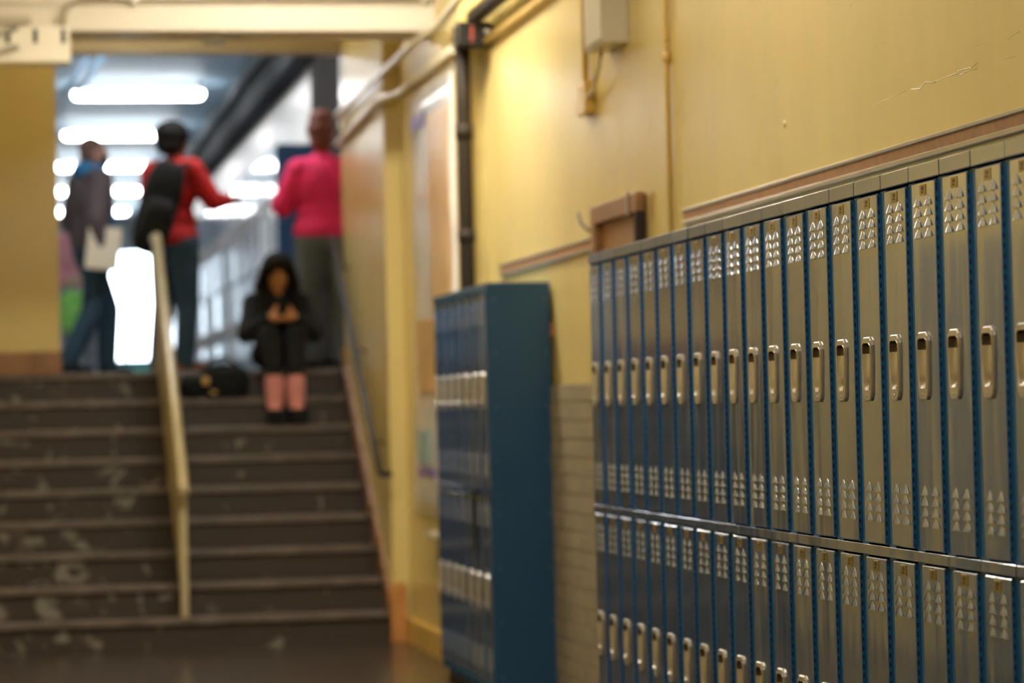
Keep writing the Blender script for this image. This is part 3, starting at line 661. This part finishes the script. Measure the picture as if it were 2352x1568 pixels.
def V(*a): return Vector(a)
def hand(mb, wr, fwd, side, curl=.5, s=1.0):
    """palm, four fingers of unequal length and a thumb leaving the side of the palm; side points to the thumb, curl bends towards fwd x side"""
    f = Vector(fwd).normalized(); sd = Vector(side); sd = (sd-f*sd.dot(f)).normalized(); pn = f.cross(sd)
    wr = Vector(wr); pc = wr+f*.045*s
    R_ = Matrix((sd, f, pn)).transposed()
    mb.ell(pc, (.040*s, .050*s, .016*s), R_, 12, 8)
    for i, (off, L) in enumerate(((.028, .072), (.010, .080), (-.009, .075), (-.027, .060))):
        p = wr+f*.082*s+sd*off*s; a = 0; r_ = .0092*s
        for k, q in enumerate((.45, .32, .25)):
            a += curl*(.5, .9, .7)[k]; d = f*math.cos(a)+pn*math.sin(a); e_ = p+d*L*q*s
            mb.cap(p, e_, r_, r_*.9, 8); p = e_; r_ *= .9
    p = wr+f*.025*s+sd*.032*s; d = (f*.6+sd*.8).normalized(); e_ = p+d*.036*s; mb.cap(p, e_, .012*s, .010*s, 8)
    d = (f*.9+sd*.35+pn*.4*curl).normalized(); mb.cap(e_, e_+d*.032*s, .010*s, .0085*s, 8)

def person(label, loc, rz, J, skin, top, bottom, shoe, H=1.75, hairfn=None, hair='black_hair', headrot=(0, 0), hands=((1, 0, 0), (-1, 0, 0)), curls=(.5, .5), wid=1.0, boots=False, topx=.024, legx=.020, handdir=(None, None), face=False, hem=None):
    k = H/1.75
    D = dict(pelvis=(0, 0, .95), waist=(0, 0, 1.08), chest=(0, 0, 1.29), neck=(0, -.01, 1.47), head=(0, .025, 1.625),
             ls=(-.175, -.01, 1.415), rs=(.175, -.01, 1.415), le=(-.225, -.04, 1.13), re=(.225, -.04, 1.13), lw=(-.22, .06, .89), rw=(.22, .06, .89),
             lh=(-.092, 0, .91), rh=(.092, 0, .91), lk=(-.10, .02, .49), rk=(.10, .02, .49), la=(-.105, -.03, .085), ra=(.105, -.03, .085), lt=(-.125, .15, .03), rt=(.125, .15, .03))
    if J.get('_abs'): k = 1
    D.update({a: b for a, b in J.items() if a[0] != '_'}); P = {a: Vector(b)*k for a, b in D.items()}
    t = root('person', label, 'person', loc, rz, None)
    hr = Matrix.Rotation(headrot[1], 3, 'Z') @ Matrix.Rotation(headrot[0], 3, 'X'); hd = P['head']; hp = lambda x, y, z: hd+hr @ Vector((x, y, z))
    up_ = (P['neck']-P['pelvis']).normalized(); rx = (P['rs']-P['ls']); rx = (rx-up_*rx.dot(up_)).normalized(); fy = up_.cross(rx); TR = Matrix((rx, fy, up_)).transposed()
    def torso(mb, x, shoulders=True, pelvis=True):
        if pelvis: mb.ell(P['pelvis'], (.150*wid+x, .105*wid+x, .115+x), TR)
        mb.ell(P['waist'], (.125*wid+x, .088*wid+x, .14+x), TR); mb.ell(P['chest'], (.150*wid+x, .105*wid+x, .18+x), TR)
        mb.cap(P['ls'], P['rs'], .055+x, .055+x); mb.cap(P['ls'].lerp(P['rs'], .3)+up_*.02, P['neck'], .05+x*.8, .048+x*.5); mb.cap(P['ls'].lerp(P['rs'], .7)+up_*.02, P['neck'], .05+x*.8, .048+x*.5)
    bd = MB(); torso(bd, 0)
    bd.cap(P['neck']-up_*.03, hd+V(0, -.01, -.04), .050, .048)
    bd.ell(hp(0, -.012, .035), (.074, .094, .090), hr); bd.ell(hp(0, .018, -.045), (.057, .070, .072), hr); bd.ell(hp(0, .03, -.01), (.062, .066, .075), hr)
    bd.cap(hp(0, .092, .012), hp(0, .108, -.020), .008, .013, 8); bd.ell(hp(0, .085, -.055), (.024, .012, .012), hr); bd.ell(hp(0, .07, -.098), (.022, .02, .016), hr)
    for sx in (-1, 1): bd.ell(hp(sx*.076, -.008, -.005), (.010, .022, .033), hr, 10, 7); bd.ell(hp(sx*.03, .088, .028), (.022, .008, .007), hr, 8, 6)
    for a, (s_, e_, w_, h_, kn, an, to) in enumerate((('ls', 'le', 'lw', 'lh', 'lk', 'la', 'lt'), ('rs', 're', 'rw', 'rh', 'rk', 'ra', 'rt'))):
        bd.cap(P[s_], P[e_], .046, .037); bd.cap(P[e_], P[w_], .037, .026)
        fdir = handdir[a] if handdir[a] else (P[w_]-P[e_]); hand(bd, P[w_]-Vector(fdir).normalized()*.005, fdir, hands[a], curls[a], k)
        bd.cap(P[h_], P[kn], .078, .052); bd.cap(P[kn], P[an], .052, .034); bd.cap(P[an]+V(0, -.02, -.03), P[to], .032, .022)
    obj('body', remesh(bd, 'body', skin, .0062, 2), t)
    g = MB(); torso(g, topx, pelvis=False)
    g.ell(P['pelvis']+up_*(.05 if hem is None else hem), (.155*wid+topx, .108*wid+topx, .10+topx), TR)
    for s_, e_, w_ in (('ls', 'le', 'lw'), ('rs', 're', 'rw')):
        g.cap(P[s_], P[e_], .050+topx, .042+topx); g.cap(P[e_], P[w_]+(P[e_]-P[w_])*.10, .042+topx, .030+topx*.6)
    obj('top', remesh(g, 'top', top, .012, 3), t)
    g = MB(); g.ell(P['pelvis']-up_*.03, (.150*wid+legx, .105*wid+legx, .115+legx), TR)
    for h_, kn, an in (('lh', 'lk', 'la'), ('rh', 'rk', 'ra')):
        g.cap(P[h_], P[kn], .080+legx, .056+legx); g.cap(P[kn], P[an]+V(0, 0, .0 if not boots else .20), .056+legx, .040+legx)
    obj('trousers', remesh(g, 'trousers', bottom, .012, 3), t)
    for an, to in (('la', 'lt'), ('ra', 'rt')):
        g = MB(); d = (P[to]-P[an]); d.z = 0; d.normalize(); base = P[to].z-.03*k
        if boots:
            g.cap(P[an]+V(0, 0, .0), P[an]+V(0, 0, .13), .058, .066); g.cap(P[an]+V(0, 0, -.045)-d*.01, P[to]+V(0, 0, .012), .050, .046)
        else:
            g.cap(P[an]-d*.03+V(0, 0, -.035), P[to]+V(0, 0, .01), .043, .037); g.cap(P[an], P[an]+V(0, 0, -.04), .045, .045)
        sh = obj('boot' if boots else 'shoe', remesh(g, 'shoe', shoe, .008, 3), t)
        zmin = min(v_.co.z for v_ in sh.data.vertices)
        g = MB(); a_ = P[an]-d*.06; b_ = P[to]+d*.03; n_ = V(-d.y, d.x, 0)*.042
        for q0 in range(1):
            vs = []
            for zz in (zmin-.012, zmin+(.085 if boots else .014)):
                for i_ in range(16):
                    th = 2*PI*i_/16; c_ = b_ if math.cos(th) > 0 else a_
                    pt = c_+d*math.cos(th)*.04+n_*math.sin(th)*(1.32 if boots else 1); vs.append((pt.x, pt.y, zz))
            g.add(vs, [tuple(range(16))[::-1], tuple(range(16, 32))]+[(i_, (i_+1) % 16, 16+(i_+1) % 16, 16+i_) for i_ in range(16)])
        part('sole', g, 'black_cloth', sh)
    if hairfn: g = MB(); hairfn(g, hp, hr, P); obj('hair', remesh(g, 'hair', hair, .009, 2), t)
    if face:
        for sx in (-1, 1):
            e = part('eye', MB().ell(hp(sx*.030, .084, .010), (.013, .008, .008), hr, 10, 7), 'eye_white', t); part('iris', MB().ell(hp(sx*.030, .0905, .009), (.006, .003, .006), hr, 8, 6), 'black_hair', e)
            part('eyebrow', MB().cap(hp(sx*.016, .096, .033), hp(sx*.046, .086, .036), .004, .003, 6), 'black_hair', t)
        part('mouth', MB().ell(hp(0, .094, -.056), (.021, .006, .006), hr, 10, 6), 'lip', t)
    return t, P, hp, hr

# seated girl with long dark hair, knees drawn up
def long_hair(g, hp, hr, P):
    g.ell(hp(0, -.03, .050), (.108, .108, .100), hr); g.ell(hp(0, -.05, -.05), (.125, .085, .13), hr)
    for sx in (-1, 1):
        g.cap(hp(sx*.078, .012, .06), hp(sx*.110, .005, -.08), .036, .046); g.cap(hp(sx*.110, .0, -.08), P['ls' if sx < 0 else 'rs']*.62+P['neck']*.38+V(0, .10, -.14), .042, .036)
    g.cap(hp(0, -.08, -.05), P['chest']+V(0, -.12, .0), .09, .07)
G = dict(_abs=1, pelvis=(0, -.03, .13), waist=(0, .0, .22), chest=(0, .055, .355), neck=(0, .09, .50), head=(0, .14, .615), ls=(-.155, .07, .435), rs=(.155, .07, .435),
         le=(-.222, .23, .225), re=(.222, .23, .225), lw=(-.075, .43, .335), rw=(.075, .43, .335), lh=(-.085, .03, .10), rh=(.085, .03, .10), lk=(-.090, .40, .215), rk=(.090, .40, .215),
         la=(-.068, .50, -.215), ra=(.068, .50, -.215), lt=(-.075, .615, -.312), rt=(.075, .615, -.312))
GL = (1.845, 19.215, LZ)
t, P, hp, hr = person('person with long black hair and pink boots sitting on the top stair with a phone', GL, PI, G, 'skin_tan', 'black_cloth', 'black_cloth', 'pink_suede',
    hairfn=long_hair, headrot=(-.42, 0), hands=((0, .2, 1), (0, .2, 1)), curls=(.7, .7), wid=.92, boots=True, topx=.020, legx=.018, handdir=((1, .15, .15), (-1, .15, .15)), face=True)
ph = Matrix.Rotation(PI, 3, 'Z') @ Vector((0, .47, .385)) + Vector(GL)
tg_ = root('phone', 'dark phone held by the person sitting on the stairs', 'phone', ph)
ph2 = part('case', MB().cbox((-.036, -.005, -.07), (.036, .004, .07), .004), 'black_cloth', tg_); part('screen', MB().box((-.031, .004, -.064), (.031, .0045, .064)), 'groove', tg_); tg_.rotation_euler = (.5, 0, 0)

# person in pink seen from behind
def bun(g, hp, hr, P):
    g.ell(hp(0, -.022, .050), (.104, .110, .100), hr); g.ell(hp(0, -.04, -.03), (.085, .08, .080), hr); g.ell(hp(0, -.035, .125), (.090, .085, .065), hr); g.ell(hp(.03, -.04, .15), (.04, .04, .04), hr); g.ell(hp(-.035, -.02, .145), (.04, .04, .04), hr)
PK = dict(ls=(-.165, -.01, 1.385), rs=(.165, -.01, 1.385), le=(-.275, .05, 1.15), lw=(-.17, .27, 1.20), re=(.25, .05, 1.16), rw=(.14, .27, 1.22), lk=(-.11, .02, .49), rk=(.11, .02, .49))
person('person in a bright pink sweatshirt seen from behind at the top of the stairs', (2.225, 19.72, LZ), .06, PK, 'skin_brown', 'pink_fleece', 'grey_denim', 'black_cloth', H=1.70, hairfn=bun, hair='auburn_hair',
       hands=((0, 0, 1), (0, 0, 1)), wid=1.12, topx=.040, legx=.036, hem=.02)
# person in red with a backpack over one shoulder
def afro(g, hp, hr, P):
    g.ell(hp(0, -.03, .055), (.124, .130, .100), hr); g.ell(hp(0, -.05, -.02), (.105, .095, .085), hr)
RD = dict(re=(.255, .12, 1.20), rw=(.20, .36, 1.22), le=(-.24, .02, 1.14), lw=(-.15, .24, 1.10), lk=(-.13, .03, .49), rk=(.10, .01, .49), la=(-.17, .0, .085), ra=(.11, -.05, .085), lt=(-.21, .17, .03), rt=(.15, .13, .03))
RL = (1.255, 20.3, LZ); RZ = -.75
t, P, hp, hr = person('person in a red jacket and dark jeans reaching towards the corridor lockers', RL, RZ, RD, 'skin_brown', 'red_cloth', 'dark_denim', 'brown_leather', H=1.73, hairfn=afro,
       headrot=(0, -.1), hands=((0, 0, 1), (0, 0, 1)), curls=(.5, .3), wid=1.02, topx=.034, legx=.028, hem=.0)
Rm = Matrix.Rotation(RZ, 3, 'Z'); rw_ = lambda x, y, z: Rm @ Vector((x, y, z)) + Vector(RL)
bp_ = root('backpack', 'black backpack hanging low from one shoulder of the person in red', 'backpack', (1.13, 19.98, LZ+.80), 0)
tl = Matrix.Rotation(.30, 3, 'Y')
g = MB(); g.sq((0, 0, .33), (.135, .085, .33), .6, tl); g.sq((-.02, -.085, .22), (.105, .045, .16), .6, tl); obj('bag', remesh(g, 'bag', 'black_cloth', .01, 2), bp_)
part('strap', MB().tube([(.06, -.02, .58), (.13, -.01, .60), (.19, .05, .625), (.24, .16, .63), (.25, .30, .60), (.23, .42, .50)], .022, 8), 'black_cloth', bp_)
part('carry_loop', MB().tube([(.05, .0, .62), (.07, .0, .66), (.11, .0, .67), (.13, .0, .63)], .010, 8), 'black_cloth', bp_)
# man with folder
def crop(g, hp, hr, P): g.ell(hp(0, -.022, .045), (.079, .096, .086), hr); g.ell(hp(0, -.05, -.02), (.070, .062, .06), hr)
MN = dict(le=(-.22, -.06, 1.14), lw=(-.20, .10, .93), re=(.265, -.10, 1.13), rw=(.265, -.06, .90), lk=(-.09, .16, .50), la=(-.10, .15, .085), lt=(-.11, .33, .03), rk=(.09, -.05, .49), ra=(.10, -.27, .10), rt=(.11, -.10, .035), chest=(0, .0, 1.29))
MLc = (.735, 21.5, LZ); MZ = -1.15
t, P, hp, hr = person('person in a dark plum jacket with blue hood and face mask carrying a folder', MLc, MZ, MN, 'skin_light', 'plum_jacket', 'dark_denim', 'black_cloth', H=1.76, hairfn=crop, hair='short_hair',
       headrot=(0, -.2), hands=((0, 1, .2), (0, 1, .2)), curls=(.8, .8), wid=1.08, topx=.042, legx=.030, face=True)
g = MB(); g.ell(hp(0, -.07, -.125), (.125, .10, .075), hr); g.cap(hp(-.075, .03, -.115), hp(.075, .03, -.115), .042, .042); obj('hood', remesh(g, 'hood', 'blue_hood', .01, 2), t)
g = MB(); g.ell(hp(0, .045, -.06), (.062, .066, .058), hr); obj('face_mask', remesh(g, 'face_mask', 'black_cloth', .008, 1), t)
part('jacket_edge', MB().tube([P['chest']+V(.0, .16, .10), P['waist']+V(.02, .155, .0), P['pelvis']+V(.03, .16, -.02)], .022, 8), 'blue_hood', t)
fo = root('folder', 'cream paper folder held at the hip by the person in plum', 'folder', (.80, 21.19, 2.555), .10)
for y_ in (-.012, .004): part('cover', MB().cbox((-.12, y_, -.15), (.12, y_+.004, .16), .001), 'folder', fo)
part('papers', MB().box((-.11, -.007, -.14), (.11, .003, .15)), 'white', fo)
for c_ in fo.children: c_.rotation_euler = (0, .12, 0)
# far person with a lime bag
FPs = dict(lw=(-.16, .22, 1.0), rw=(.16, .22, 1.0))
t, P, hp, hr = person('distant person in a grey jacket half hidden behind the person in plum', (.80, 26.6, LZ), PI, FPs, 'skin_light', 'pink_knit', 'grey_jacket', 'black_cloth', H=1.60, hairfn=crop, hair='short_hair', hands=((0, 0, 1), (0, 0, 1)), topx=.03, legx=.03, face=True)
t['label'] = 'distant person in a pink top half hidden behind the person in plum'
lb = root('shopping_bag', 'lime green bag held low by the distant person', 'bag', (.76, 26.22, LZ+.46))
g = MB().sq((0, 0, .18), (.16, .06, .20), .5); obj('bag', remesh(g, 'bag', 'lime_cloth', .01, 1), lb)
part('handle', MB().tube([(-.08, 0, .36), (-.07, 0, .46), (0, 0, .50), (.07, 0, .46), (.08, 0, .36)], .009, 8), 'lime_cloth', lb)

# bags on the stairs
bg = root('duffel_bag', 'black bag with gold tags slumped on the top stair', 'bag', (1.43, 18.945, 8*RISE))
g = MB(); g.sq((.045, .0, .112), (.165, .115, .110), .75); g.sq((-.16, -.01, .08), (.085, .10, .078), .8); obj('bag', remesh(g, 'bag', 'black_cloth', .01, 3), bg)
part('tag', MB().sq((-.085, -.118, .115), (.022, .008, .026), .6), 'gold_tag', bg); part('tag', MB().sq((-.04, -.125, .035), (.024, .008, .016), .6), 'gold_tag', bg)
part('handle', MB().tube([(-.06, -.03, .20), (-.04, -.05, .25), (.05, -.05, .265), (.13, -.03, .21)], .010, 8), 'black_cloth', bg)
part('strap', MB().tube([(.18, -.06, .06), (.20, -.10, .03), (.10, -.14, .015), (-.02, -.14, .02), (-.10, -.11, .05)], .010, 8), 'black_cloth', bg)
bag2 = root('small_bag', 'small dark bag on the landing floor against the stair wall', 'bag', (2.18, 19.35, LZ))
g = MB().sq((0, 0, .045), (.06, .10, .048), .6); obj('bag', remesh(g, 'bag', 'black_cloth', .008, 2), bag2); part('strap', MB().tube([(0, -.07, .08), (0, -.03, .12), (0, .03, .12), (0, .07, .08)], .007, 8), 'black_cloth', bag2)
